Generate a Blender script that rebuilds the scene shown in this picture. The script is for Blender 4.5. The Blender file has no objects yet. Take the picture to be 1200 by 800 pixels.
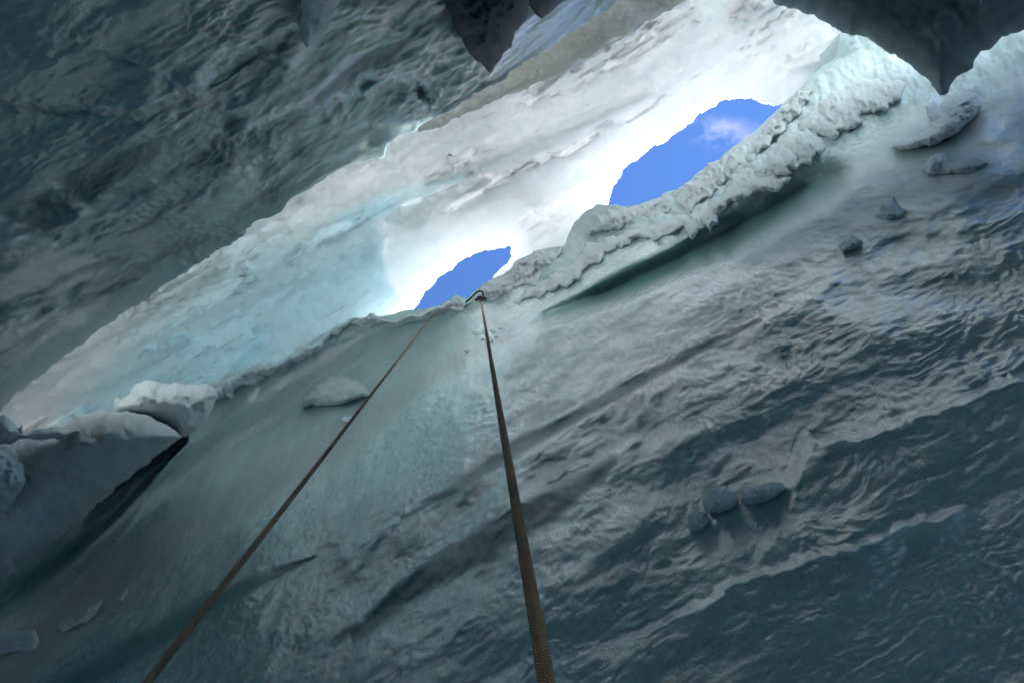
import bpy, math, random
import numpy as np
from mathutils import Matrix

# ------------------------------------------------------------------ camera
S = bpy.context.scene
COL = S.collection
F = 867.0                       # focal length in pixels of the 1200 px wide photograph
CX, CY = 600.0, 400.0
ZEN = (556.0, 312.0)            # where the hanging ropes converge: straight up
AX = math.radians(32.0)         # the crevasse runs along this line in the picture
CAMZ = 1.6                      # eye height over the crevasse floor

def _n(v):
    v = np.array(v, float); return v / np.linalg.norm(v)
Zc = _n(((ZEN[0]-CX)/F, (ZEN[1]-CY)/F, 1.0))
_e = np.array((math.cos(AX), -math.sin(AX), 0.0))
Xc = _n(_e - Zc*_e.dot(Zc))
Yc = np.cross(Zc, Xc)
Rw = np.stack([Xc, Yc, Zc])     # photo frame (right, down, forward) -> world (along, across, up)

cam = bpy.data.cameras.new("camera")
cam.sensor_width = 36.0
cam.lens = F/1200.0*36.0
cam.clip_start = 0.02
cam.clip_end = 3000.0
co = bpy.data.objects.new("camera", cam)
COL.objects.link(co)
r_, d_, f_ = Rw[:, 0], Rw[:, 1], Rw[:, 2]
M = Matrix.Identity(4)
for i in range(3):
    M[i][0] = r_[i]; M[i][1] = -d_[i]; M[i][2] = -f_[i]
M[2][3] = CAMZ
co.matrix_world = M
S.camera = co

# ------------------------------------------------------------------ light
SUN_EL, SUN_AZ = math.radians(54.0), math.radians(30.5)    # azimuth measured from +X towards +Y
sd = np.array((math.cos(SUN_EL)*math.cos(SUN_AZ), math.cos(SUN_EL)*math.sin(SUN_AZ), math.sin(SUN_EL)))
W = bpy.data.worlds.new("World"); S.world = W; W.use_nodes = True
nt = W.node_tree; nt.nodes.clear()
out = nt.nodes.new("ShaderNodeOutputWorld")
bg = nt.nodes.new("ShaderNodeBackground"); bg.inputs[1].default_value = 0.059
sky = nt.nodes.new("ShaderNodeTexSky"); sky.sky_type = 'NISHITA'; sky.sun_disc = False
sky.sun_elevation = SUN_EL; sky.sun_rotation = math.pi/2 - SUN_AZ
sky.altitude = 3200; sky.air_density = 1.0; sky.dust_density = 0.0; sky.ozone_density = 3.0
nt.links.new(bg.outputs[0], out.inputs[0])
sun = bpy.data.lights.new("sun", 'SUN'); sun.energy = 5.0; sun.angle = math.radians(0.5)
sun.color = (1.0, 0.95, 0.88)
so = bpy.data.objects.new("sun", sun); COL.objects.link(so)
from mathutils import Vector
so.rotation_euler = Vector(sd).to_track_quat('Z', 'Y').to_euler()
so.location = (0, 0, 60)

S.view_settings.view_transform = 'Standard'
S.view_settings.look = 'None'
S.view_settings.exposure = 2.55
S.view_settings.gamma = 1.0
S.view_settings.use_curve_mapping = False
S.render.engine = 'CYCLES'
S.cycles.max_bounces = 12
S.cycles.diffuse_bounces = 8
S.cycles.glossy_bounces = 4
S.cycles.transmission_bounces = 8
S.cycles.use_denoising = True
S.cycles.sample_clamp_indirect = 6.0
S.cycles.caustics_reflective = False

# ------------------------------------------------------------------ helpers
def ab(p):
    """photo pixels -> (along, across) per metre of height above the eye"""
    p = np.asarray(p, float)
    d = np.stack([(p[..., 0]-CX)/F, (p[..., 1]-CY)/F, np.ones(p.shape[:-1])], -1) @ Rw.T
    return d[..., :2]/d[..., 2:3]

def px(a, b):
    """(along, across) per metre of height -> photo pixels"""
    d = np.stack([a, b, np.ones_like(a)], -1) @ Rw
    return np.stack([d[..., 0]/d[..., 2]*F+CX, d[..., 1]/d[..., 2]*F+CY], -1)

def at(p, z):
    q = ab(p); z = np.asarray(z, float)
    return np.stack([q[..., 0]*z, q[..., 1]*z, z+CAMZ], -1)

_rng = np.random.RandomState(11)
_PERM = np.concatenate([_rng.permutation(256)]*3).astype(np.int32)
_G = _rng.normal(size=(256, 3)); _G /= np.linalg.norm(_G, axis=1, keepdims=True)

def noise(P, sc=1.0, off=0.0):
    p = np.asarray(P, float)*np.asarray(sc, float) + off + 57.3
    i = np.floor(p).astype(np.int64); f = p - i; i &= 255
    u = f*f*f*(f*(f*6-15)+10)
    res = 0.0
    for dx in (0, 1):
        wx = u[..., 0] if dx else 1-u[..., 0]
        hx = _PERM[i[..., 0]+dx]
        for dy in (0, 1):
            wy = u[..., 1] if dy else 1-u[..., 1]
            hy = _PERM[hx+i[..., 1]+dy]
            for dz in (0, 1):
                wz = u[..., 2] if dz else 1-u[..., 2]
                g = _G[_PERM[hy+i[..., 2]+dz] & 255]
                dot = g[..., 0]*(f[..., 0]-dx)+g[..., 1]*(f[..., 1]-dy)+g[..., 2]*(f[..., 2]-dz)
                res = res + wx*wy*wz*dot
    return res*1.5

def fbm(P, sc=1.0, oct=4, gain=0.5, off=0.0):
    s = 0.0; a = 1.0; k = np.asarray(sc, float)
    for o in range(oct):
        s = s + a*noise(P, k, off+o*19.7); a *= gain; k = k*2.03
    return s

def ss(e0, e1, x):
    t = np.clip((x-e0)/(e1-e0), 0, 1); return t*t*(3-2*t)

def polydist(P, L, hw=None, closed=False):
    """distance to a polyline, the half width there, and which side"""
    L = np.asarray(L, float)
    if closed: L = np.concatenate([L, L[:1]])
    best = np.full(P.shape[:-1], 1e18); w = np.zeros(P.shape[:-1]); side = np.zeros(P.shape[:-1])
    near = np.zeros(P.shape); tt = np.zeros(P.shape[:-1])
    for k in range(len(L)-1):
        A, B = L[k], L[k+1]; D = B-A; n2 = D.dot(D)+1e-12
        t = np.clip(((P-A)@D)/n2, 0, 1)
        Q = A+t[..., None]*D
        d2 = ((P-Q)**2).sum(-1); m = d2 < best
        best = np.where(m, d2, best); near = np.where(m[..., None], Q, near)
        side = np.where(m, np.sign(D[0]*(P[..., 1]-A[1])-D[1]*(P[..., 0]-A[0])), side)
        tt = np.where(m, (k+t)/(len(L)-1), tt)
        if hw is not None: w = np.where(m, hw[k]*(1-t)+hw[k+1]*t, w)
    return np.sqrt(best), w, side, near, tt

def inside(P, L):
    L = np.asarray(L, float); r = np.zeros(P.shape[:-1], bool); j = len(L)-1
    for k in range(len(L)):
        y0, y1 = L[k][1], L[j][1]
        c = ((y0 > P[..., 1]) != (y1 > P[..., 1]))
        xx = (L[j][0]-L[k][0])*(P[..., 1]-y0)/((y1-y0) if y1 != y0 else 1e-9)+L[k][0]
        r ^= c & (P[..., 0] < xx); j = k
    return r

def band(P, L, hw, soft=0.35):
    d, w, *_ = polydist(P, L, hw)
    return 1-ss(1-soft, 1+soft*0.6, d/np.maximum(w, 0.3))

def mesh(name, V, Q, mat, parent=None, attrs=None, smooth=True):
    me = bpy.data.meshes.new(name)
    V = np.ascontiguousarray(V, np.float32); Q = np.ascontiguousarray(Q, np.int32)
    k = Q.shape[1]
    me.vertices.add(len(V)); me.vertices.foreach_set("co", V.ravel())
    me.loops.add(Q.size); me.loops.foreach_set("vertex_index", Q.ravel())
    me.polygons.add(len(Q)); me.polygons.foreach_set("loop_start", np.arange(0, Q.size, k, dtype=np.int32))
    me.update(calc_edges=True); me.validate()
    if smooth: me.polygons.foreach_set("use_smooth", np.ones(len(me.polygons), bool))
    for n, v in (attrs or {}).items():
        a = me.attributes.new(n, 'FLOAT', 'POINT'); a.data.foreach_set("value", np.ascontiguousarray(v, np.float32))
    me.materials.append(mat)
    o = bpy.data.objects.new(name, me); COL.objects.link(o)
    if parent: o.parent = parent; o.matrix_parent_inverse = Matrix.Identity(4)
    return o

def tag(o, label=None, cat=None, group=None, kind=None):
    if label: o["label"] = label
    if cat: o["category"] = cat
    if group: o["group"] = group
    if kind: o["kind"] = kind
    return o

def gridq(nr, nc, flip=False):
    i = np.arange(nr*nc).reshape(nr, nc)
    q = np.stack([i[:-1, :-1], i[:-1, 1:], i[1:, 1:], i[1:, :-1]], -1).reshape(-1, 4)
    return q[:, ::-1] if flip else q

def gnormal(P):
    du = np.gradient(P, axis=1); dv = np.gradient(P, axis=0)
    n = np.cross(du, dv); return n/(np.linalg.norm(n, axis=-1, keepdims=True)+1e-12)

# ------------------------------------------------------------------ materials
def nodes(name):
    m = bpy.data.materials.new(name); m.use_nodes = True
    t = m.node_tree; t.nodes.clear()
    o = t.nodes.new("ShaderNodeOutputMaterial")
    return m, t, o
def N(t, kind, **kw):
    n = t.nodes.new(kind)
    for k, v in kw.items():
        if k in n.inputs: n.inputs[k].default_value = v
        else: setattr(n, k, v)
    return n
def mixc(t, fac, a, b):
    n = t.nodes.new("ShaderNodeMix"); n.data_type = 'RGBA'
    for s, v in ((n.inputs[0], fac), (n.inputs[6], a), (n.inputs[7], b)):
        if hasattr(v, "is_linked") or hasattr(v, "links"): t.links.new(v, s)
        else: s.default_value = v if not isinstance(v, tuple) else (*v, 1.0)[:4]
    return n.outputs[2]
def mixf(t, fac, a, b):
    n = t.nodes.new("ShaderNodeMix"); n.data_type = 'FLOAT'
    for s, v in ((n.inputs[0], fac), (n.inputs[2], a), (n.inputs[3], b)):
        if hasattr(v, "links"): t.links.new(v, s)
        else: s.default_value = v
    return n.outputs[0]
def mapr(t, v, a, b, c=0.0, d=1.0):
    n = t.nodes.new("ShaderNodeMapRange"); n.inputs[1].default_value = a; n.inputs[2].default_value = b
    n.inputs[3].default_value = c; n.inputs[4].default_value = d
    t.links.new(v, n.inputs[0]); return n.outputs[0]
def objnoise(t, scale, detail=4.0, rough=0.5, vec=(1, 1, 1)):
    tc = N(t, "ShaderNodeTexCoord"); mp = N(t, "ShaderNodeMapping"); mp.inputs["Scale"].default_value = vec
    t.links.new(tc.outputs["Object"], mp.inputs[0])
    n = N(t, "ShaderNodeTexNoise", Scale=scale, Detail=detail, Roughness=rough)
    t.links.new(mp.outputs[0], n.inputs[0]); return n.outputs[0]
def attr(t, name):
    n = N(t, "ShaderNodeAttribute"); n.attribute_name = name; return n.outputs["Fac"]

def ice_material(name, ice, ice2, clear, dirt, snow, rough=0.22, bump=0.35, coat=0.17):
    m, t, o = nodes(name)
    p = N(t, "ShaderNodeBsdfPrincipled"); p.inputs["IOR"].default_value = 1.5; p.inputs["Coat IOR"].default_value = 2.2; p.inputs["Coat Weight"].default_value = 0.8; p.inputs["Coat Roughness"].default_value = coat
    big = mapr(t, objnoise(t, 2.2, 6, 0.62, (0.5, 1.6, 1.6)), 0.36, 0.64)
    fine = objnoise(t, 26.0, 5, 0.6, (0.8, 1.0, 1.0))
    c = mixc(t, big, ice, ice2)
    c = mixc(t, attr(t, "dirt"), c, dirt)
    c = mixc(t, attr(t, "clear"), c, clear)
    sn = attr(t, "snow")
    c = mixc(t, sn, c, snow)
    t.links.new(c, p.inputs["Base Color"])
    r = mixf(t, mapr(t, fine, 0.35, 0.65), rough*0.6, rough*1.4)
    r = mixf(t, attr(t, "clear"), r, 0.42)
    p.inputs["Subsurface Weight"].default_value = 0.5; p.inputs["Subsurface Radius"].default_value = (0.25, 0.8, 1.0); p.inputs["Subsurface Scale"].default_value = 0.05
    r = mixf(t, sn, r, 0.75)
    r = mixf(t, attr(t, "dirt"), r, 0.5)
    t.links.new(r, p.inputs["Roughness"])
    cw = mixf(t, attr(t, "clear"), mixf(t, sn, 1.0, 0.0), 0.1); t.links.new(cw, p.inputs["Coat Weight"])
    b = N(t, "ShaderNodeBump", Strength=bump, Distance=0.02)
    micro = objnoise(t, 150.0, 3, 0.6, (1, 1, 1))
    fb = N(t, "ShaderNodeMath", operation='MULTIPLY'); fb.inputs[1].default_value = 0.35; t.links.new(fine, fb.inputs[0])
    ad = N(t, "ShaderNodeMath", operation='ADD'); t.links.new(fb.outputs[0], ad.inputs[0])
    mu = N(t, "ShaderNodeMath", operation='MULTIPLY'); mu.inputs[1].default_value = 0.45
    t.links.new(micro, mu.inputs[0]); t.links.new(mu.outputs[0], ad.inputs[1])
    sm = N(t, "ShaderNodeMath", operation='MULTIPLY_ADD'); sm.inputs[1].default_value = -0.75; sm.inputs[2].default_value = 1.0
    t.links.new(attr(t, "clear"), sm.inputs[0])
    hm = N(t, "ShaderNodeMath", operation='MULTIPLY'); t.links.new(ad.outputs[0], hm.inputs[0]); t.links.new(sm.outputs[0], hm.inputs[1])
    b2 = N(t, "ShaderNodeBump", Strength=0.22, Distance=0.008); t.links.new(micro, b2.inputs["Height"]); t.links.new(b2.outputs[0], p.inputs["Coat Normal"])
    t.links.new(hm.outputs[0], b.inputs["Height"])
    t.links.new(b.outputs[0], p.inputs["Normal"])
    t.links.new(p.outputs[0], o.inputs[0])
    return m

def snow_material(name, col, col2, trans=0.0, rough=0.7, blue=None, bump=0.7):
    m, t, o = nodes(name)
    p = N(t, "ShaderNodeBsdfPrincipled", Roughness=rough); p.inputs["IOR"].default_value = 1.31
    p.inputs["Specular IOR Level"].default_value = 0.3
    big = mapr(t, objnoise(t, 3.0, 7, 0.62), 0.38, 0.62)
    c = mixc(t, big, col, col2)
    if blue is not None: c = mixc(t, attr(t, "blue"), c, blue)
    t.links.new(c, p.inputs["Base Color"])
    b = N(t, "ShaderNodeBump", Strength=bump, Distance=0.02)
    t.links.new(objnoise(t, 34.0, 8, 0.7), b.inputs["Height"])
    t.links.new(b.outputs[0], p.inputs["Normal"])
    if trans > 0:
        tr = N(t, "ShaderNodeBsdfTranslucent"); t.links.new(c, tr.inputs[0]); t.links.new(b.outputs[0], tr.inputs[1])
        mx = N(t, "ShaderNodeMixShader"); mx.inputs[0].default_value = trans
        if blue is not None:
            dn = mapr(t, objnoise(t, 2.6, 7, 0.65, (0.55, 1.3, 1.0)), 0.34, 0.66, 0.72, 1.25)
            ml = N(t, "ShaderNodeMath", operation='MULTIPLY'); t.links.new(dn, ml.inputs[0]); t.links.new(attr(t, "thin"), ml.inputs[1]); t.links.new(ml.outputs[0], mx.inputs[0])
        t.links.new(p.outputs[0], mx.inputs[1]); t.links.new(tr.outputs[0], mx.inputs[2])
        t.links.new(mx.outputs[0], o.inputs[0])
    else:
        t.links.new(p.outputs[0], o.inputs[0])
    return m

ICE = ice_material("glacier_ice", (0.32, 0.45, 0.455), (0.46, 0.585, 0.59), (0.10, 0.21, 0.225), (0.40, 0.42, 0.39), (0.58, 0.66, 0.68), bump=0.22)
ICED = ice_material("shaded_glacier_ice", (0.31, 0.42, 0.44), (0.44, 0.54, 0.56), (0.14, 0.22, 0.24), (0.40, 0.41, 0.39), (0.7, 0.76, 0.78), rough=0.18, coat=0.11, bump=0.2)
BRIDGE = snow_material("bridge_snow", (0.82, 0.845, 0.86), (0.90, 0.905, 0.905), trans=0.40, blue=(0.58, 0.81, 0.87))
SNOW = snow_material("packed_snow", (0.66, 0.74, 0.78), (0.80, 0.84, 0.86), trans=0.0)
SNOWT = snow_material("wind_crust_snow", (0.80, 0.85, 0.86), (0.88, 0.90, 0.90), trans=0.25)
FIRN = snow_material("dusty_firn", (0.74, 0.72, 0.67), (0.86, 0.85, 0.83), trans=0.55)
BLOCK = snow_material("block_ice", (0.55, 0.62, 0.63), (0.68, 0.73, 0.75), trans=0.15, rough=0.45, bump=0.15)
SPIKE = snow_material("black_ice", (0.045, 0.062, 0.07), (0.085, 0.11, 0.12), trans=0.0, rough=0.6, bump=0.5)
SLAB = snow_material("clear_ice_slab", (0.62, 0.70, 0.72), (0.80, 0.85, 0.86), trans=0.2, rough=0.25, bump=0.3)
FLOORM = snow_material("settled_snow", (0.44, 0.49, 0.50), (0.58, 0.62, 0.63))
STUCK = snow_material("lump_ice", (0.46, 0.56, 0.58), (0.58, 0.67, 0.69), trans=0.0, rough=0.5, bump=0.4)
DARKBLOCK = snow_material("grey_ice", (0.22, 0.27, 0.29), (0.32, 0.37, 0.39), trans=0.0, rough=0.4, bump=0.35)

# ------------------------------------------------------------------ right-hand ice wall
LIP = [(-400, 700), (-100, 600), (80, 530), (170, 480), (243, 452), (260, 442), (294, 434), (337, 417), (371, 397), (400, 380), (410, 373),
       (461, 369), (488, 363), (515, 357), (535, 347), (548, 351), (559, 337), (589, 321), (605, 308), (630, 294), (663, 287), (668, 270),
       (682, 250), (700, 241), (722, 240), (740, 243), (770, 232), (800, 216), (835, 190), (867, 169), (893, 147), (915, 125), (940, 102),
       (959, 84), (979, 67), (985, 38), (1040, 20), (1120, -40), (1300, -160), (1700, -420)]
lipab = ab(LIP)
ZL = 5.0
def zA(a, b):
    k = 0.15
    z = ZL*(0.04+k)/(np.maximum(b, -0.05)+k)
    zt = ZL-1.6*(b-0.04)                      # rounded top instead of a wall leaning over the eye
    w = ss(0.0, 0.12, b)
    return zt*(1-w)+z*w
def zA_px(p):
    q = ab(p); return zA(q[..., 0], q[..., 1])

RIP = 0.76
a_f = np.arange(-0.90, 0.901, 0.0018)
acols = np.concatenate([[-40, -10, -4, -2, -1.4, -1.15], a_f, [1.15, 1.4, 2, 4, 10, 40]])
tau = np.concatenate([np.arange(0, 0.34, 0.0016), np.arange(0.34, 1.12, 0.0022), [1.3, 1.6, 2.2, 3.5, 6, 12, 30]])
A, T = np.meshgrid(acols, tau)
lb = np.interp(acols, lipab[:, 0], lipab[:, 1])
lb = lb + 0.0035*fbm(np.stack([acols*30, acols*0, acols*0], -1), 1.0, 4, 0.6)*(np.abs(acols) < 1)
B = lb[None, :]+T
PX = px(A, np.clip(B, -1, 3))
Z = zA(A, B)
near = (np.abs(A) < 1.05) & (T < 1.2)

dirt = band(PX, [(-60, 860), (60, 745), (150, 665), (260, 600), (400, 520), (480, 455), (560, 408), (600, 395)], [30, 26, 26, 26, 22, 14, 9, 3], 0.8)*0.8
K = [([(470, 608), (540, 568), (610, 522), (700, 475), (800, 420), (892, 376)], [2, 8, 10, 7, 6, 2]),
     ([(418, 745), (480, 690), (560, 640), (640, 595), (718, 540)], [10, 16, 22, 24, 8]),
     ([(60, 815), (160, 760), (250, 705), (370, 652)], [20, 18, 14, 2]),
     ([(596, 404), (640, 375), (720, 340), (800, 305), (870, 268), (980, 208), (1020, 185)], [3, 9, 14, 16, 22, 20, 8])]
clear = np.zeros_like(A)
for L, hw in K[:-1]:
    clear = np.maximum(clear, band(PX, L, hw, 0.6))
undercut_shade = band(PX, K[-1][0], K[-1][1], 0.9)
_t = polydist(PX, K[-1][0])[4]; undercut_shade = undercut_shade*ss(0.02, 0.34, _t)*(1-ss(0.72, 0.98, _t))
clear = np.maximum(clear, 0.9*undercut_shade)  # shade of the undercut darkened in with the clear-ice tint

# snow cover along the lip
sn = np.zeros_like(A)
wob = fbm(np.stack([PX[..., 0]/60, PX[..., 1]/60, 0*A], -1), 1.0, 4)
top = np.interp(A, ab([(0, 650), (243, 470), (400, 400), (560, 366), (640, 330), (750, 285), (850, 250), (960, 185), (1070, 120), (1200, 150), (1500, 100)])[:, 0],
                [0.01, 0.025, 0.022, 0.02, 0.03, 0.05, 0.07, 0.10, 0.12, 0.2, 0.25])
sn = 1-ss(0.75, 1.1, T/top+0.25*wob)
sn2 = band(PX, [(1220, 95), (1120, 190), (1010, 240), (880, 300)], [120, 85, 45, 15], 0.9)*(0.75+0.4*wob)
frost = np.maximum(sn, np.clip(sn2, 0, 0.85))
pale = band(PX, [(250, 560), (330, 500), (430, 430), (540, 385)], [55, 75, 55, 16], 0.9)
frost = np.clip(np.maximum(frost, 0.5*pale), 0, 1)
fleck = np.maximum(band(PX, [(397, 610), (370, 655), (342, 688), (325, 722), (303, 746)], [2, 6, 5, 3, 5], 0.9), band(PX, [(416, 742), (419, 762), (430, 772)], [1.5, 2.5, 2], 0.9))
fleck = fleck*ss(-0.05, 0.35, fbm(np.stack([PX[..., 0]/9, PX[..., 1]/9, 0*A+3], -1), 1.0, 3))
frost = np.maximum(frost, fleck)

# relief: dz is a relative change of distance
dz = np.zeros_like(A)
dz += 0.095*undercut_shade*ss(0.01, 0.05, T)                                            # undercut below the cornice
dz += 0.004*clear*near
dz += 0.19*band(PX, [(-80, 742), (0, 690), (60, 650), (130, 592), (215, 515)], [34, 26, 20, 14, 5], 0.35)   # cleft behind the snow blocks
def step(L, amp, width, sharp=3.0):
    d, _, side, _, t = polydist(PX, L)
    fade = ss(0, 0.12, t)*(1-ss(0.88, 1.0, t))
    jag = 6.0*fbm(np.stack([PX[..., 0]/34, PX[..., 1]/34, 0*A], -1), 1.0, 3)
    s = d*side+jag
    return -amp*0.6*ss(-sharp*2, sharp*2, s)*np.exp(-np.maximum(s, 0)/width)*fade
dz += step([(935, 505), (960, 514), (1000, 512), (1060, 490), (1120, 470), (1180, 448), (1260, 420), (1340, 400)], 0.07, 90)
dz += step([(700, 760), (770, 730), (850, 690), (930, 660), (1010, 640), (1080, 610), (1160, 590)], 0.03, 50)
dz += step([(380, 660), (480, 600), (600, 530), (700, 480), (830, 405), (960, 340), (1100, 275)], 0.018, 60)
dz += step([(380, 750), (480, 660), (600, 590), (720, 535), (760, 500)], 0.02, 50)
dz += step([(560, 420), (620, 385), (700, 348), (800, 305), (900, 250), (1010, 190)], 0.03, 60)
dz += step([(0, 830), (120, 770), (240, 700), (370, 640), (480, 560)], 0.018, 50)
Zd = Z*(1+dz)
P = np.stack([A*Zd, B*Zd, Zd+CAMZ], -1)
# ripples and scallops melted into the ice, drawn out along the crevasse
nrm = gnormal(P)
nrm[~near] = 0
flip = np.sign((nrm*np.stack([-A, -B, -np.ones_like(A)], -1)).sum(-1)); nrm *= flip[..., None]
def ripples(Aq, Bq, off, al=1.0):
    """wavy melt scallops, finer high up where the ice is far from the eye"""
    g = Bq+0.25
    q = np.stack([Aq/g, np.log(np.maximum(g, 0.05)), 0*Aq], -1)
    w = np.stack([fbm(q, (2.5, 4, 1), 3, 0.5, off+3), fbm(q, (2.5, 4, 1), 3, 0.5, off+13), 0*Aq], -1)*np.array((0.10, 0.035, 0))
    q = q+w
    n1 = noise(q, (26*al, 54, 1), off+5); n2 = noise(q, (52*al, 100, 1), off+9); n3 = noise(q, (84*al, 150, 1), off+15)
    m = 0.35+0.65*ss(-0.25, 0.35, fbm(q, (3.0, 7.0, 1), 3, 0.5, off+25))
    crest = (1-2.2*np.abs(n1))*0.55+(1-2.2*np.abs(n2))*0.42+0.32*n3
    return crest*m, g
g0 = np.maximum(B+0.25, 0.05); q0 = np.stack([A/g0, np.log(g0), 0*A], -1)
und = 0.8*fbm(q0, (2.6, 4.2, 1), 5, 0.5, 7.0)
mod = 0.55+0.75*ss(-0.3, 0.5, fbm(q0, (3.0, 6.0, 1), 3, 0.5, 31.0))
calm = (1-0.92*np.clip(clear, 0, 1))*(1-0.7*dirt)*(1-0.85*pale)*mod
crest, g_ = ripples(A, B, 0.0)
rip = RIP*crest*Z*g_*0.0060*calm*(1-0.3*ss(0.3, 0.6, B))*(0.35+0.65*ss(0.0, 0.25, T))
Pl = np.stack([A*5, B*5, 0*A], -1)
lump = 0.035*fbm(Pl, 5.0, 5, 0.55, 3.3)+0.03*np.abs(noise(Pl, 9.0, 1.0))
big = (0.045*und*ss(0, 0.05, T))*(1-sn)*near*np.clip(Z/2, 0.4, 1)
ray = np.stack([A, B, np.ones_like(A)], -1); ray /= np.linalg.norm(ray, axis=-1, keepdims=True)
P = P-ray*(big/np.maximum(np.abs((nrm*ray).sum(-1)), 0.4))[..., None]
disp = (rip*(1-sn)+lump*sn*ss(0, 0.012, T))*near
P = P+nrm*disp[..., None]
# the snow surface outside, and the floor of the crevasse
lipP = P[0]
outer = []
for (dzz, dc) in ((0.9, 170.0), (0.9, 4.0), (0.88, 0.12), (0.3, 0.05)):
    up = 1+0.5*ss(-0.25, -0.4, acols)
    r = lipP.copy(); r[:, 2] += dzz*up; r[:, 1] += np.maximum(dc, lb*dzz*up+0.03); outer.append(r)
foot = P[-1].copy(); foot[:, 2] = -0.3; foot[:, 1] += 0.35
PA = np.concatenate([np.stack(outer), P, foot[None]])
def pad(x, top, bot):
    return np.concatenate([np.full((4, x.shape[1]), top), x, np.full((1, x.shape[1]), bot)]).ravel()
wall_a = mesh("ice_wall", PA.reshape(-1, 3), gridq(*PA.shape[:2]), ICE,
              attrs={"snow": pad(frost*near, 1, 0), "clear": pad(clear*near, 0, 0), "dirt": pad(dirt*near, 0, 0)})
tag(wall_a, "grey green rippled ice wall that fills the lower right, with both ropes hanging down it", "ice wall", kind="structure")

# ------------------------------------------------------------------ left-hand ice wall
EDGE = [(-500, 790), (-200, 610), (0, 482), (67, 420), (135, 375), (175, 344), (219, 314), (287, 272), (299, 259), (318, 254), (330, 250), (337, 236),
        (364, 219), (400, 197), (420, 191), (449, 182), (455, 168), (471, 160), (488, 148), (545, 118), (589, 91), (643, 54), (690, 24), (720, 2), (800, -50),
        (1000, -190), (1500, -520)]
eab = ab(EDGE)
ZE = 3.1
def zB(a, b):
    k = 0.17
    return ZE*(0.2+k)/(np.maximum(-b, 0.05)+k)
tauB = np.concatenate([np.arange(0, 0.26, 0.0016), np.arange(0.26, 0.95, 0.0023), [1.2, 1.5, 2.2, 3.5, 6, 12, 30]])
A, T = np.meshgrid(acols, tauB)
eb = np.interp(acols, eab[:, 0], eab[:, 1])+0.004*fbm(np.stack([acols*26, acols*0+4, acols*0], -1), 1.0, 4, 0.6)*(np.abs(acols) < 1)
B = eb[None, :]-T
PX = px(A, np.clip(B, -3, 1))
near = (np.abs(A) < 1.05) & (T < 1.1)
Z = zB(A, B)
def dimple(c, r, ang, el):
    x, y = PX[..., 0]-c[0], PX[..., 1]-c[1]; ca, sa = math.cos(ang), math.sin(ang)
    u, v = x*ca+y*sa, (-x*sa+y*ca)*el
    return np.exp(-(u*u+v*v)/(r*r))
dz = np.zeros_like(A)
for c, r, el, am in (((346, 174), 15, 1.0, .022), ((310, 196), 14, 1.4, .02), ((272, 145), 12, 1.5, .02), ((145, 66), 22, 2.2, .02), ((200, 95), 26, 2.2, .015),
                     ((430, 100), 12, 1.5, .02), ((492, 107), 7, 0.6, .03), ((428, 170), 16, 1.8, .008), ((90, 330), 30, 2.5, .02)):
    dz += am*dimple(c, r, -0.5, el)
def stepB(L, amp, width, sharp=3.0):
    d, _, side, _, t = polydist(PX, L)
    fade = ss(0, 0.12, t)*(1-ss(0.88, 1.0, t))
    s = d*side+3.0*fbm(np.stack([PX[..., 0]/14, PX[..., 1]/14, 0*A], -1), 1.0, 3)
    return -amp*0.7*ss(-sharp*2, sharp*2, s)*np.exp(-np.maximum(s, 0)/width)*fade
dz += stepB([(360, 90), (300, 60), (240, 100), (160, 130), (80, 130), (-40, 120)], 0.03, 60)
dz += stepB([(240, 120), (170, 80), (110, 60), (30, 90)], 0.02, 50)
dz += stepB([(110, 245), (70, 285), (10, 300), (-40, 300)], 0.04, 40)
dz += stepB([(300, 170), (200, 235), (100, 260), (0, 290)], 0.015, 50)
dz += stepB([(620, 20), (520, 70), (430, 110), (330, 130), (240, 190)], 0.02, 60)
dz -= 0.05*dimple((8, 282), 34, 0.3, 2.0)
Zd = Z*(1+dz)
P = np.stack([A*Zd, B*Zd, Zd+CAMZ], -1)
nrm = gnormal(P); nrm[~near] = 0
flip = np.sign((nrm*np.stack([-A, -B, -np.ones_like(A)], -1)).sum(-1)); nrm *= flip[..., None]
crest, g_ = ripples(A, -B, 60.0, 0.6)
g0 = np.maximum(0.25-B, 0.05); q0 = np.stack([A/g0, np.log(g0), 0*A], -1)
und = 0.9*fbm(q0, (2.2, 4.6, 1), 5, 0.5, 17.0)
mod = 0.5+0.8*ss(-0.3, 0.5, fbm(q0, (3.0, 6.5, 1), 3, 0.5, 41.0))
lowleft = ss(330, 120, PX[..., 0])*ss(200, 330, PX[..., 1])
disp = ((1.15+1.1*np.exp(-T/0.12))*RIP*crest*Z*g_*0.0060*mod*(1-0.65*lowleft)+0*T)*near
ray = np.stack([A, B, np.ones_like(A)], -1); ray /= np.linalg.norm(ray, axis=-1, keepdims=True)
big = 0.06*und*ss(0, 0.05, T)*near*np.clip(Z/2, 0.4, 1)
P = P-ray*(big/np.maximum(np.abs((nrm*ray).sum(-1)), 0.4))[..., None]+nrm*disp[..., None]
rim = (1-ss(0.6, 1.2, T/(0.016+0.012*lowleft)+0.4*fbm(np.stack([PX[..., 0]/30, PX[..., 1]/30, 0*A], -1), 1.0, 4)))*ss(480, 250, PX[..., 0])
clearB = np.clip(ss(0.15, 0.55, fbm(P, (1.4, 3.2, 3.2), 4, 0.5, 77.0)), 0, 1)*0.8
e0 = P[0]
back = []
for (dzz, dc) in ((1.7, -2.5), (0.9, -0.9), (0.35, -0.4), (0.07, -0.06)):
    r = e0.copy(); r[:, 2] += dzz; r[:, 1] += dc; back.append(r)
foot = P[-1].copy(); foot[:, 2] = -0.3; foot[:, 1] -= 0.35
PB = np.concatenate([np.stack(back), P, foot[None]])
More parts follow.
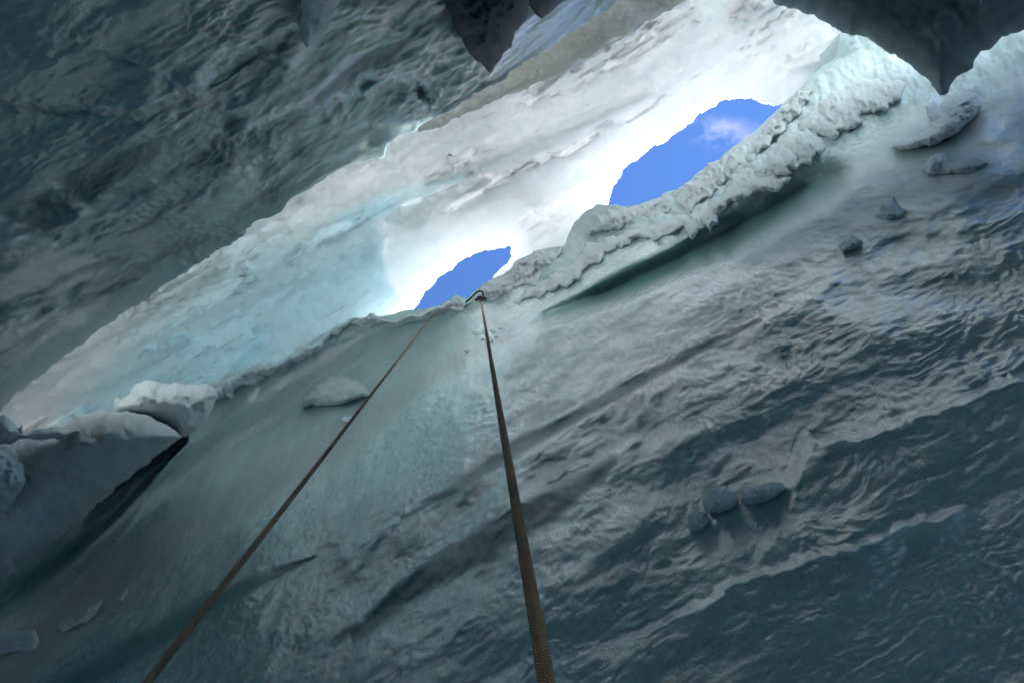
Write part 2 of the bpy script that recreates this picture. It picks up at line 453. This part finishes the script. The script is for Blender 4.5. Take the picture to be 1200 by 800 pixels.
wall_b = mesh("ice_wall", PB.reshape(-1, 3), gridq(*PB.shape[:2], flip=True), ICED,
              attrs={"snow": pad(rim*near*0.8, 0.6, 0), "clear": pad(clearB*near, 0, 0), "dirt": pad(0*A, 0, 0)})
tag(wall_b, "dark overhanging ice wall with glinting ripples, across the crevasse from the ropes", "ice wall", kind="structure")

# ------------------------------------------------------------------ snow bridge with its two holes
HOLE1 = [(472, 378), (487, 361), (497, 345), (510, 330), (522, 320), (535, 311), (555, 298), (580, 292), (601, 288.5), (600, 301), (590, 312), (577, 325), (574, 338), (550, 360), (520, 366), (478, 374)]
HOLE2 = [(700, 256), (713, 238), (722, 217), (735, 195), (747, 184), (760, 175), (783, 161), (800, 150), (815, 140), (826, 131), (848, 118), (870, 114), (885, 116),
         (897, 120), (921, 122), (926, 128), (884, 168), (836, 206), (770, 246), (735, 256), (704, 258)]
a_f2 = np.arange(-0.80, 0.741, 0.0024)  # ends cut short out of view so more daylight reaches the walls
ac2 = a_f2
bc2 = np.concatenate([[-40, -10, -3, -1.2, -0.6, -0.45], np.arange(-0.36, 0.2, 0.0024), [0.3, 0.5, 1, 3, 10, 40]])
A, B = np.meshgrid(ac2, bc2)
PX = px(A, np.clip(B, -3, 3))
near = (np.abs(A) < 1.0) & (B > -0.37) & (B < 0.21)
BEND = 1-ss(0.0, 0.05, np.minimum(A+0.80, 0.741-A))
def sdf(Pp, L):
    d, _, _, nr, _ = polydist(Pp, L, closed=True)
    ins = inside(Pp, L); return np.where(ins, -d, d), nr
def rough_poly(L, amp, seed, stepl=2.5):
    L = np.asarray(L, float); o = []
    for k in range(len(L)):
        p, q = L[k], L[(k+1) % len(L)]; n = max(1, int(np.hypot(*(q-p))/stepl))
        for j in range(n): o.append(p+(q-p)*j/n)
    o = np.array(o); w = np.stack([fbm(np.concatenate([o/22, np.full((len(o), 1), seed+s)], 1), 1.0, 4, 0.6) for s in (0.3, 7.7)], 1)
    w2 = np.stack([noise(np.concatenate([o/6, np.full((len(o), 1), seed+s)], 1)) for s in (1.3, 5.7)], 1)
    return o+amp*(w+0.45*w2)
H1 = rough_poly(HOLE1, 3.0, 1.0); H2 = rough_poly(HOLE2, 4.0, 2.0)
s1, n1 = sdf(PX, H1); s2, n2 = sdf(PX, H2)
ebr = np.interp(A, eab[:, 0], eab[:, 1]); lbr = np.interp(A, lipab[:, 0], lipab[:, 1])
tt = np.clip((B-ebr)/(lbr-ebr), -0.6, 1.4)
ZT = 5.85                                                        # top of the snow
zl = 4.35+0.95*ss(-0.1, 0.95, tt)
# pocket round the near hole, its arris on the left
d, _, side, _, t_ = polydist(PX, [(420, 400), (468, 358), (452, 325), (445, 295), (440, 262), (470, 232), (540, 210), (600, 190)])
jg = 4*fbm(np.stack([PX[..., 0]/25, PX[..., 1]/25, 0*A], -1), 1.0, 3)
pocket = ss(-4, 6, side*d+jg)*np.exp(-np.maximum(side*d, 0)/150)
d2_, _, side2, _, _ = polydist(PX, [(470, 360), (480, 320), (500, 290), (560, 262), (640, 240), (700, 190), (770, 120), (850, 90), (900, 60)])
inner = ss(-12, 14, side2*d2_+jg)*np.exp(-np.maximum(side2*d2_, 0)/200)
zl = zl+0.22*pocket*ss(0, 0.15, t_)+0.05*inner
zl = zl+0.13*fbm(np.stack([A*4.5, B*11, 0*A+.5], -1), 1.3, 5, 0.6)*near*ss(0, 70, np.minimum(s1, s2))
zl = zl-0.14*band(PX, [(500, 215), (560, 190), (640, 165), (760, 110)], [4, 8, 10, 4], 0.9)
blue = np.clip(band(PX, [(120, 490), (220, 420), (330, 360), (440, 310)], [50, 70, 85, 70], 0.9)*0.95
               + band(PX, [(400, 255), (470, 235), (540, 208)], [8, 16, 5], 0.8)*0.5, 0, 1)*near  # second band paints a blue shadow patch on the concave ledge
dh = np.minimum(s1, s2*0.75)
calmrim = near*ss(6, 60, dh)
lay = fbm(np.stack([A*3.2+0.25*fbm(np.stack([A*9, B*20, 0*A], -1), 1.0, 3), B*15, 0*A+2.2], -1), 1.0, 5, 0.55)
lw = calmrim*(1-0.6*blue)
zl = zl+0.22*ss(-0.25, 0.05, lay)*lw-0.10*ss(0.1, 0.25, lay)*lw
rise = (1-np.clip(dh/80, 0, 1))**1.7
thick = np.maximum(0.05, (ZT-zl))
zl = zl+(ZT-0.05-zl)*np.where(near, rise, 0)*0.92
zl = np.where(near, zl, 4.4)
zl = zl+(ZT-0.05-zl)*BEND
zl = np.minimum(zl, ZT-0.05)
P0 = np.stack([A*zl, B*zl, zl+CAMZ], -1)
ln = gnormal(P0); ln *= np.sign((ln*np.stack([-A, -B, -np.ones_like(A)], -1)).sum(-1))[..., None]
dsp = (0.022*fbm(P0, 5.0, 5, 0.55, 61.0)+0.03*np.abs(fbm(P0, (3.0, 6, 6), 3, 0.5, 66.0)))*near*ss(0, 95, dh)
P0 = P0+ln*dsp[..., None]
P0[..., 2] = np.minimum(P0[..., 2], ZT-0.05+CAMZ)
fall = np.exp(-np.maximum(dh, 0)/38.0)
left_dim = ss(-0.02, -0.26, A)                                     # less light let through leftwards, dimming that side of the bridge
thin = 0.145+0.20*fall-0.05*left_dim*(1-pocket)-0.05*ss(0.05, -0.25, lay)*lw  # translucency, not measured thickness: raised by the holes so their rims glow
thin = thin*(1-0.25*band(PX, [(500, 215), (560, 190), (640, 165), (760, 110)], [8, 14, 16, 8], 0.9))
thin = np.clip(thin, 0.08, 0.5)
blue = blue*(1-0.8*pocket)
# cut the holes: drop the cells inside, pull the ring of verts onto the outline
ins = (s1 < 0) | (s2 < 0)
cell = (ins[:-1, :-1] & ins[:-1, 1:] & ins[1:, 1:] & ins[1:, :-1])
touch = (ins[:-1, :-1] | ins[:-1, 1:] | ins[1:, 1:] | ins[1:, :-1])
use = ~cell & ~((B > lbr+0.02)[:-1, :-1] & (A < -0.43)[:-1, :-1])
usedv = np.zeros(A.shape, bool)
for sy in (slice(0, -1), slice(1, None)):
    for sx in (slice(0, -1), slice(1, None)): usedv[sy, sx] |= use
snap = usedv & ins
nearest = np.where((s1 < s2)[..., None], n1, n2)
zs = np.where(snap, ZT-0.07, 0)
Ps = at(nearest, np.where(snap, zs, 1.0))
P0[snap] = Ps[snap]
qa = gridq(*A.shape)[use.ravel()]
# upper side: sits on top, shares the outline of the holes with the lower side
P1 = np.stack([A*zl, B*zl, np.full(A.shape, ZT+CAMZ)], -1)
P1[..., 2] += 0.05*fbm(np.stack([A*5, B*5, 0*A+9], -1), 1.0, 3)*near*ss(0, 20, dh)
nV = A.size
idx = np.arange(nV).reshape(A.shape)
top_idx = np.where(snap, idx, idx+nV).ravel()
qb = top_idx[gridq(*A.shape, flip=True)[use.ravel()]]
bridge = mesh("snow_bridge", np.concatenate([P0.reshape(-1, 3), P1.reshape(-1, 3)]), np.concatenate([qa, qb]), BRIDGE,
              attrs={"blue": np.concatenate([blue.ravel(), np.zeros(nV)]), "thin": np.concatenate([thin.ravel(), np.full(nV, 0.4)])})
tag(bridge, "pale snow bridge roofing the crevasse, pierced by two holes showing blue sky", "snow bridge")

# ------------------------------------------------------------------ crevasse floor
fx = np.linspace(-60, 60, 121); fy = np.linspace(-34, 34, 69)
A, B = np.meshgrid(fx, fy)
fl = np.stack([A, B, 0.05*fbm(np.stack([A, B, 0*A], -1), 0.7, 3)], -1)
floor = mesh("ground", fl.reshape(-1, 3), gridq(*A.shape), FLOORM)
tag(floor, kind="structure")

# ------------------------------------------------------------------ lumps, blocks and crusts
def lump_mesh(name, poly, zf, thick, R, mat, parent=None, cell=2.0, rough=2.0, amp=0.02, freq=8.0, seed=0.0, backt=0.5, sharp=False, facet=0.0):
    L = rough_poly(poly, rough, seed)
    x0, y0 = L.min(0)-cell*2; x1, y1 = L.max(0)+cell*2
    X, Y = np.meshgrid(np.arange(x0, x1, cell), np.arange(y0, y1, cell))
    Pp = np.stack([X, Y], -1)
    s, nr = sdf(Pp, L)
    ins = s < 0
    use = (ins[:-1, :-1].astype(int)+ins[:-1, 1:]+ins[1:, 1:]+ins[1:, :-1]) >= 1
    uv = np.zeros(X.shape, bool)
    for sy in (slice(0, -1), slice(1, None)):
        for sx in (slice(0, -1), slice(1, None)): uv[sy, sx] |= use
    ring = uv & (~ins)
    Pp = np.where(ring[..., None], nr, Pp)
    d = np.where(ring, 0, -s)
    q = np.clip(d/R, 0, 1)
    prof = np.sqrt(1-(1-q)**2) if not sharp else q**0.8
    z = zf(Pp) if callable(zf) else np.full(X.shape, float(zf))
    Pm = at(Pp, z)
    zm = float(np.mean(z[uv])); qn = ab(Pp)*zm; Pn = np.concatenate([qn, np.full(qn.shape[:-1]+(1,), zm)], -1)
    nz = fbm(Pn, freq, 6, 0.66, seed*3.1)
    if facet: nz = nz+facet*np.abs(noise(Pn, freq*0.6, seed))
    th = thick(Pp) if callable(thick) else thick
    zf_ = z-th*prof-amp*nz*ss(0, 0.5, q)
    zb_ = z+backt*th*prof
    V = np.concatenate([at(Pp, zf_).reshape(-1, 3), at(Pp, zb_).reshape(-1, 3)])
    n = X.size; idx = np.arange(n).reshape(X.shape)
    bi = np.where(ring, idx, idx+n).ravel()
    qa = gridq(*X.shape)[use.ravel()]; qb = bi[gridq(*X.shape, flip=True)[use.ravel()]]
    allq = np.concatenate([qa, qb])
    used = np.unique(allq); remap = np.zeros(2*n, np.int64); remap[used] = np.arange(len(used))
    return mesh(name, V[used], remap[allq], mat, parent)

onA = lambda off: (lambda p: zA_px(p)*(1-off))
# cornice crust along the lip: parts of the wall
CORN = [
    ([(598, 352), (628, 332), (660, 316), (688, 290), (720, 276), (744, 268), (770, 262), (788, 250), (806, 250), (824, 266), (812, 278), (796, 271), (778, 277), (748, 283), (718, 297), (692, 313), (668, 332), (640, 346), (612, 358)], .14, 12),
    ([(818, 262), (826, 243), (846, 226), (860, 207), (878, 199), (893, 207), (906, 201), (928, 212), (912, 223), (894, 222), (880, 233), (862, 236), (850, 248), (840, 264), (828, 276)], .16, 12),
    ([(880, 204), (898, 180), (918, 160), (934, 150), (951, 153), (963, 163), (970, 175), (955, 181), (950, 192), (936, 198), (926, 206), (905, 207)], .2, 14),
    ([(922, 164), (945, 132), (975, 108), (1005, 97), (1040, 90), (1063, 97), (1060, 108), (1036, 125), (1010, 140), (1016, 148), (985, 155), (960, 163), (942, 158)], .18, 16),
    ([(690, 276), (700, 252), (722, 243), (745, 246), (775, 236), (800, 222), (790, 248), (768, 258), (742, 265), (715, 272)], .1, 12),
    ([(790, 236), (806, 215), (836, 192), (866, 172), (880, 180), (868, 196), (846, 214), (828, 232), (806, 246)], .12, 12),
    ([(866, 184), (892, 152), (914, 130), (940, 106), (956, 104), (944, 126), (920, 152), (896, 176), (880, 192)], .12, 12),
    ([(212, 462), (243, 450), (262, 441), (294, 433), (337, 416), (371, 396), (398, 379), (414, 373), (404, 388), (380, 401), (352, 420), (330, 432), (306, 446), (285, 452), (262, 462), (248, 474), (230, 478)], .14, 9),
    ([(405, 380), (425, 372), (461, 370), (490, 364), (515, 358), (536, 349), (556, 352), (540, 362), (510, 368), (470, 376), (430, 384)], .05, 6),
    ([(563, 352), (562, 338), (590, 322), (608, 309), (632, 296), (662, 290), (652, 312), (622, 330), (598, 345), (580, 352)], .08, 12),
]
for i, (poly, th, R) in enumerate(CORN):
    lump_mesh("snow_crust", poly, onA(0.004), th*1.3, R*1.25, SNOWT if i not in (7,) else SNOW, wall_a, 1.5, 6.0, 0.10, 7.5, 3.0+i*1.7)
# dusty firn band along the edge of the dark wall
lump_mesh("firn_ledge", [(471, 161), (488, 146), (545, 115), (589, 88), (643, 51), (690, 20), (725, -8), (800, -58), (870, -50), (800, 2), (762, 24), (724, 45), (680, 72), (636, 95), (600, 111), (569, 124), (520, 146)],
          lambda p: 4.32+0*p[..., 0], 0.16, 16, FIRN, bridge, 1.7, 4.0, 0.05, 9.0, 40.0)

def lumpy(name, label, cat, poly, zf, th, R, mat, group=None, **kw):
    o = lump_mesh(name, poly, zf, th, R, mat, **kw)
    return tag(o, label, cat, group)

# blocks chocked in the crevasse at the left
zbk = lambda z0, sl: (lambda p: z0+sl*(p[..., 1]-560)/100.0)
blk = lumpy("ice_block", "large smooth grey ice block wedged above the dark cleft, snow along its top edge", "ice block",
      [(-120, 520), (-40, 512), (20, 508), (70, 500), (96, 487), (126, 480), (165, 484), (196, 497), (212, 510), (196, 524), (160, 552), (105, 600), (48, 648), (0, 684), (-70, 730), (-160, 760)],
      lambda p: 3.55-0.0010*(p[..., 0])+0.0, lambda p: 0.32, 60, BLOCK, backt=4.5, rough=3.0, amp=0.05, freq=3.5, seed=50.0, facet=0.6)
lump_mesh("snow_crust", [(-60, 500), (-10, 486), (6, 487), (16, 494), (20, 504), (24, 496), (31, 510), (46, 500), (66, 502), (92, 503), (74, 513), (40, 514), (10, 520), (-60, 530)],
          3.22, 0.12, 12, SNOW, blk, 1.7, 3.0, 0.03, 12.0, 52.0)
lump_mesh("snow_crust", [(98, 512), (112, 500), (125, 508), (128, 520), (118, 536), (96, 530), (72, 526), (80, 518)], 3.22, 0.06, 14, FIRN, blk, 1.7, 2.0, 0.02, 9.0, 53.0)
lumpy("snow_clump", "round white snow clump on the ice block at the far left, below its crust", "snow clump",
      [(-50, 520), (-5, 522), (10, 528), (24, 542), (30, 560), (26, 576), (14, 590), (-4, 602), (-50, 610)], 3.12, 0.2, 26, SNOW, rough=3.0, amp=0.04, freq=9.0, seed=54.0)
lumpy("snow_clump", "grey white snow clump capping the left end of the lip, beside the ice block", "snow clump",
      [(128, 484), (136, 466), (142, 470), (158, 452), (174, 444), (196, 449), (218, 451), (246, 449), (256, 462), (246, 488), (234, 502), (212, 511), (192, 498), (160, 488)],
      3.75, 0.3, 34, SNOW, rough=3.0, amp=0.05, freq=6.0, seed=56.0)
# snow lumps stuck to the rippled wall
STK = [
    ("snow_lump", "grey dome of snow stuck to the ice just left of the slanting rope", [(353, 479), (355, 466), (368, 450), (384, 441), (402, 439), (418, 444), (428, 452), (433, 464), (420, 466), (404, 472), (386, 475), (366, 474)], .3, 16, BLOCK),
    ("snow_lump", "round grey snow knob on the wall, largest of three below the ridge", [(823, 590), (825, 576), (836, 568), (850, 568), (861, 575), (865, 585), (858, 594), (844, 601), (830, 600)], .05, 16, STUCK),
    ("snow_lump", "long grey snow lump lying right of the round knob", [(867, 584), (872, 574), (888, 570), (903, 564), (916, 566), (921, 574), (908, 583), (888, 590), (874, 592)], .04, 10, STUCK),
    ("snow_lump", "small grey snow lump below and left of the round knob", [(804, 616), (806, 602), (816, 596), (828, 602), (832, 612), (822, 622), (810, 624)], .03, 10, STUCK),
    ("snow_lump", "puffy snow lump plastered under the tip of the dark hanging block", [(1084, 124), (1094, 118), (1101, 126), (1112, 110), (1128, 104), (1146, 110), (1150, 124), (1138, 142), (1116, 160), (1090, 172), (1060, 176), (1044, 172), (1080, 156), (1094, 142), (1086, 136)], .16, 18, SNOW),
    ("snow_lump", "dark pointed lump on the frosted ice right of the cornice", [(1026, 254), (1033, 240), (1041, 236), (1046, 230), (1054, 242), (1066, 248), (1058, 256), (1040, 260)], .06, 8, STUCK),
    ("snow_lump", "low grey lump on the frosted ice below the pointed one", [(982, 288), (990, 280), (1000, 276), (1010, 284), (1004, 292), (990, 295)], .05, 7, STUCK),
    ("snow_lump", "soft snow lump on the frosted slope under the puffy one", [(1078, 196), (1092, 184), (1106, 178), (1112, 190), (1140, 184), (1158, 190), (1140, 202), (1110, 206), (1088, 204)], .07, 10, SNOW),
    ("snow_lump", "pale snow lump in the bottom left corner on the lower wall", [(-30, 744), (-6, 742), (20, 737), (42, 740), (48, 752), (40, 762), (12, 764), (-30, 772)], .10, 12, SNOW),
    ("snow_chip", "white snow chip with a long thin tail on the dirty ice band", [(64, 738), (72, 726), (82, 722), (90, 728), (104, 714), (122, 703), (114, 716), (100, 728), (88, 734), (74, 740)], .03, 6, SNOW),
    ("snow_chip", "thin white sliver on the dirty ice band, above the long chip", [(137, 702), (144, 692), (152, 686), (150, 694), (142, 703)], .02, 4, SNOW),
    ("snow_chip", "small white crumb beside the slanting rope, below the grey dome", [(400, 491), (402, 486), (412, 485), (416, 488), (410, 493), (405, 494)], .04, 4, SNOW),
    ("snow_chip", "tiny white crumb on the ice left of the straight rope", [(541, 409), (543, 406), (547, 406), (549, 410), (545, 412)], .03, 3, SNOW),
]
for i, (nm, lab, poly, th, R, m) in enumerate(STK):
    lumpy(nm, lab, "snow lump" if nm == "snow_lump" else "snow chip", poly, onA(0.004), th, R, m, rough=3.0 if nm == "snow_chip" else 2.2, amp=0.03 if m is SNOW else 0.015, freq=22.0, seed=70.0+i*2.3, cell=1.0)

rr = random.Random(4)
for (x, y, q) in ((559, 391, 4), (568, 389, 3.5), (577, 388, 3), (586, 384, 4), (592, 381, 3), (574, 398, 4), (582, 394, 2.5), (565, 397, 2.5)):
    pl = [(x+q*rr.uniform(.7, 1.3)*math.cos(k*1.05), y+0.75*q*rr.uniform(.6, 1.3)*math.sin(k*1.05)) for k in range(6)]
    lumpy("snow_crumb", "small white snow crumb scattered on the ice beside the top of the straight rope", "snow crumb", pl, onA(0.004), .03, q, SNOW, "snow crumbs near the hook", rough=1.2, amp=0.012, freq=20.0, seed=x*0.37, cell=1.2)

# ice hanging in front of the dark wall and the block across the upper right corner
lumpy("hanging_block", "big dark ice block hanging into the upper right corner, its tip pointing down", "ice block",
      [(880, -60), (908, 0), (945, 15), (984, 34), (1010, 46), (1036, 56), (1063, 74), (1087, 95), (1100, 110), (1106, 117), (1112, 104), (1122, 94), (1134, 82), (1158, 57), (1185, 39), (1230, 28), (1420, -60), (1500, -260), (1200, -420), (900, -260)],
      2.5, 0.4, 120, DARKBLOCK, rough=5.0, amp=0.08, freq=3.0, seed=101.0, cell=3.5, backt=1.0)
zsp = lambda k: (lambda p: zB(0, ab(p)[..., 1])*k)
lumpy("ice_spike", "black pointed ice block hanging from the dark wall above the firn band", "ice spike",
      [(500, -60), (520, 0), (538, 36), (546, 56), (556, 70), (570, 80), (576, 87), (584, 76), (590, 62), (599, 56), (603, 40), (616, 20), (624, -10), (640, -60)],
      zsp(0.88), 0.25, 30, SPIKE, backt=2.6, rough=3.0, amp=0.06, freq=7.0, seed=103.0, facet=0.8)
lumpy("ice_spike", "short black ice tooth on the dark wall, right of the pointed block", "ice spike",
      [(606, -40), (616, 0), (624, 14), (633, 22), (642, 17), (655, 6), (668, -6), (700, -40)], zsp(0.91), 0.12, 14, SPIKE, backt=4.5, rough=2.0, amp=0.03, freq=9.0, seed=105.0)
lumpy("ice_slab", "thin grey ice slab with a bright edge hanging from the dark wall", "ice slab",
      [(360, -60), (354, 0), (352, 30), (354, 48), (359, 56), (372, 44), (384, 26), (396, 6), (402, -10), (420, -60)], zsp(0.75), 0.12, 10, SLAB, backt=7.0, rough=1.5, amp=0.03, freq=9.0, seed=107.0)

# ------------------------------------------------------------------ ropes
def rope_material():
    m, t, o = nodes("braided_rope")
    p = N(t, "ShaderNodeBsdfPrincipled", Roughness=0.85)
    uv = N(t, "ShaderNodeTexCoord"); sep = N(t, "ShaderNodeSeparateXYZ"); t.links.new(uv.outputs["UV"], sep.inputs[0])
    def wave(sign):
        a = N(t, "ShaderNodeMath", operation='MULTIPLY'); a.inputs[1].default_value = 10.0; t.links.new(sep.outputs[0], a.inputs[0])
        b = N(t, "ShaderNodeMath", operation='MULTIPLY_ADD'); b.inputs[1].default_value = sign*260.0
        t.links.new(sep.outputs[1], b.inputs[0]); t.links.new(a.outputs[0], b.inputs[2])
        c = N(t, "ShaderNodeMath", operation='MULTIPLY'); c.inputs[1].default_value = 6.2832; t.links.new(b.outputs[0], c.inputs[0])
        s = N(t, "ShaderNodeMath", operation='SINE'); t.links.new(c.outputs[0], s.inputs[0]); return s.outputs[0]
    w1, w2 = wave(1), wave(-1)
    mx = N(t, "ShaderNodeMath", operation='MAXIMUM'); t.links.new(w1, mx.inputs[0]); t.links.new(w2, mx.inputs[1])
    f = mapr(t, mx.outputs[0], -0.6, 1.0)
    nz = objnoise(t, 60.0, 4, 0.7, (1, 1, 0.25))
    c = mixc(t, f, (0.17, 0.088, 0.038), (0.52, 0.30, 0.15))
    c = mixc(t, mapr(t, nz, 0.42, 0.62), c, (0.18, 0.13, 0.09))
    t.links.new(c, p.inputs["Base Color"])
    b = N(t, "ShaderNodeBump", Strength=0.8, Distance=0.0012); t.links.new(f, b.inputs["Height"]); t.links.new(b.outputs[0], p.inputs["Normal"])
    t.links.new(p.outputs[0], o.inputs[0]); return m
ROPE = rope_material()
m_, t_n, o_ = nodes("black_webbing"); pb = N(t_n, "ShaderNodeBsdfPrincipled", Roughness=0.6); pb.inputs["Base Color"].default_value = (0.025, 0.02, 0.02, 1)
t_n.links.new(pb.outputs[0], o_.inputs[0]); DARK = m_

def tube(name, pts, r, mat, parent=None, ns=20, seg=0.02, wob=0.0):
    pts = np.array(pts, float)
    # Catmull-Rom through the points, resampled evenly
    d = []
    for i in range(len(pts)-1):
        p0 = pts[max(i-1, 0)]; p1 = pts[i]; p2 = pts[i+1]; p3 = pts[min(i+2, len(pts)-1)]
        n = max(3, int(np.linalg.norm(p2-p1)/seg))
        for k in range(n):
            t = k/n
            d.append(0.5*(2*p1+(p2-p0)*t+(2*p0-5*p1+4*p2-p3)*t*t+(3*p1-p0-3*p2+p3)*t**3))
    d.append(pts[-1]); d = np.array(d)
    if wob:
        L = np.arange(len(d))[:, None]*seg
        d = d+wob*np.concatenate([noise(np.concatenate([L*3, L*0, L*0+1], 1))[:, None], noise(np.concatenate([L*3, L*0, L*0+7], 1))[:, None], L*0], 1)
    tg = np.gradient(d, axis=0); tg /= np.linalg.norm(tg, axis=1, keepdims=True)
    ref = np.array((0.3, 1.0, 0.1)); u = ref-tg*(tg@ref)[:, None]; u /= np.linalg.norm(u, axis=1, keepdims=True); v = np.cross(tg, u)
    an = np.linspace(0, 2*math.pi, ns, endpoint=False)
    V = d[:, None, :]+r*(np.cos(an)[None, :, None]*u[:, None]+np.sin(an)[None, :, None]*v[:, None])
    n = len(d)
    i = np.arange(n*ns).reshape(n, ns); j = np.roll(i, -1, 1)
    q = np.stack([i[:-1], j[:-1], j[1:], i[1:]], -1).reshape(-1, 4)
    o = mesh(name, V.reshape(-1, 3), q, mat, parent)
    s = np.concatenate([[0], np.cumsum(np.linalg.norm(np.diff(d, axis=0), axis=1))])
    uvl = o.data.uv_layers.new(name="UVMap")
    fi = np.arange(n-1)[:, None]; k = np.arange(ns)[None, :]
    U = np.stack([k/ns+0*fi, (k+1)/ns+0*fi, (k+1)/ns+0*fi, k/ns+0*fi], -1)
    VV = np.stack([s[fi]+0*k, s[fi]+0*k, s[fi+1]+0*k, s[fi+1]+0*k], -1)
    uvl.data.foreach_set("uv", np.stack([U, VV], -1).astype(np.float32).ravel())
    return o
ZK = 4.72
top = at((563.5, 352.0), ZK)
rA = at((640.5, 800.0), 0.385)
low = np.array((rA[0], rA[1], 0.06))
r1 = tube("climbing_rope", [top, top*0.66+rA*0.34, rA, low], 0.0050, ROPE)
tag(r1, "thick brown rope hanging straight down from the black hook", "rope")
b1 = at((500.0, 378.0), 4.75); b2 = at((508.0, 370.0), 4.83); b3 = at((517.0, 364.0), 4.9); b4 = at((530, 358), 4.98)
rB = at((172.0, 800.0), 0.70)
r2 = tube("climbing_rope", [b4, b3, b2, b1, b1*0.5+rB*0.5, rB, (rB[0]-0.02, rB[1], 0.06)], 0.0045, ROPE)
tag(r2, "thin brown rope slanting down to the lower left from the snowy lip", "rope")
# black sling, hook shaped, holding the straight rope
hk = bpy.data.objects.new("rope_hook", None); COL.objects.link(hk)
tag(hk, "black hook shaped sling knotted at the lip above the straight rope", "hook")
tube("sling", [at(p, z) for p, z in (((546, 354), 4.9), ((551, 350), 4.82), ((556, 345), 4.75), ((561, 341.5), 4.70), ((565, 342), 4.68), ((566, 346), 4.68), ((564, 350), 4.70))], 0.0062, DARK, hk, 12, 0.004)
tube("knot", [at(p, z) for p, z in (((558, 352), 4.68), ((561, 350), 4.66), ((564, 351.5), 4.65), ((566, 349.0), 4.66), ((569, 349.5), 4.68))], 0.0085, DARK, hk, 12, 0.004)
tube("knot", [at(p, z) for p, z in (((560, 349), 4.70), ((563, 348), 4.66), ((565, 351), 4.65), ((563, 354), 4.67))], 0.008, DARK, hk, 12, 0.004)

# ------------------------------------------------------------------ thin cloud in the sky
cdir = ab((850, 158)); cdir = _n((cdir[0], cdir[1], 1.0))
tc = nt.nodes.new("ShaderNodeTexCoord")
vm = nt.nodes.new("ShaderNodeVectorMath"); vm.operation = 'SUBTRACT'; vm.inputs[1].default_value = tuple(cdir)
nt.links.new(tc.outputs["Generated"], vm.inputs[0])
mp = nt.nodes.new("ShaderNodeMapping"); mp.inputs["Rotation"].default_value = (0, 0, math.radians(-42)); mp.inputs["Scale"].default_value = (1, 1, 1)
nt.links.new(vm.outputs[0], mp.inputs[0])
mp2 = nt.nodes.new("ShaderNodeMapping"); mp2.inputs["Scale"].default_value = (14, 40, 14); nt.links.new(mp.outputs[0], mp2.inputs[0])
ln_ = nt.nodes.new("ShaderNodeVectorMath"); ln_.operation = 'LENGTH'; nt.links.new(mp2.outputs[0], ln_.inputs[0])
mr = nt.nodes.new("ShaderNodeMapRange"); mr.inputs[1].default_value = 1.1; mr.inputs[2].default_value = 0.2; mr.interpolation_type = 'SMOOTHSTEP'
nt.links.new(ln_.outputs[1 if ln_.outputs[0].type == 'VECTOR' else 0], mr.inputs[0])
nzn = nt.nodes.new("ShaderNodeTexNoise"); nzn.inputs["Scale"].default_value = 28.0; nzn.inputs["Detail"].default_value = 6.0; nzn.inputs["Roughness"].default_value = 0.62
nt.links.new(tc.outputs["Generated"], nzn.inputs[0])
mr2 = nt.nodes.new("ShaderNodeMapRange"); mr2.inputs[1].default_value = 0.42; mr2.inputs[2].default_value = 0.8; nt.links.new(nzn.outputs[0], mr2.inputs[0])
mul = nt.nodes.new("ShaderNodeMath"); mul.operation = 'MULTIPLY'; nt.links.new(mr.outputs[0], mul.inputs[0]); nt.links.new(mr2.outputs[0], mul.inputs[1])
mxw = nt.nodes.new("ShaderNodeMix"); mxw.data_type = 'RGBA'; nt.links.new(mul.outputs[0], mxw.inputs[0]); hs = nt.nodes.new("ShaderNodeHueSaturation"); hs.inputs["Hue"].default_value = 0.506; hs.inputs["Saturation"].default_value = 1.15
nt.links.new(sky.outputs[0], hs.inputs["Color"]); nt.links.new(hs.outputs[0], mxw.inputs[6])
mxw.inputs[7].default_value = (2.5, 2.7, 3.8, 1)
nt.links.new(mxw.outputs[2], bg.inputs[0])
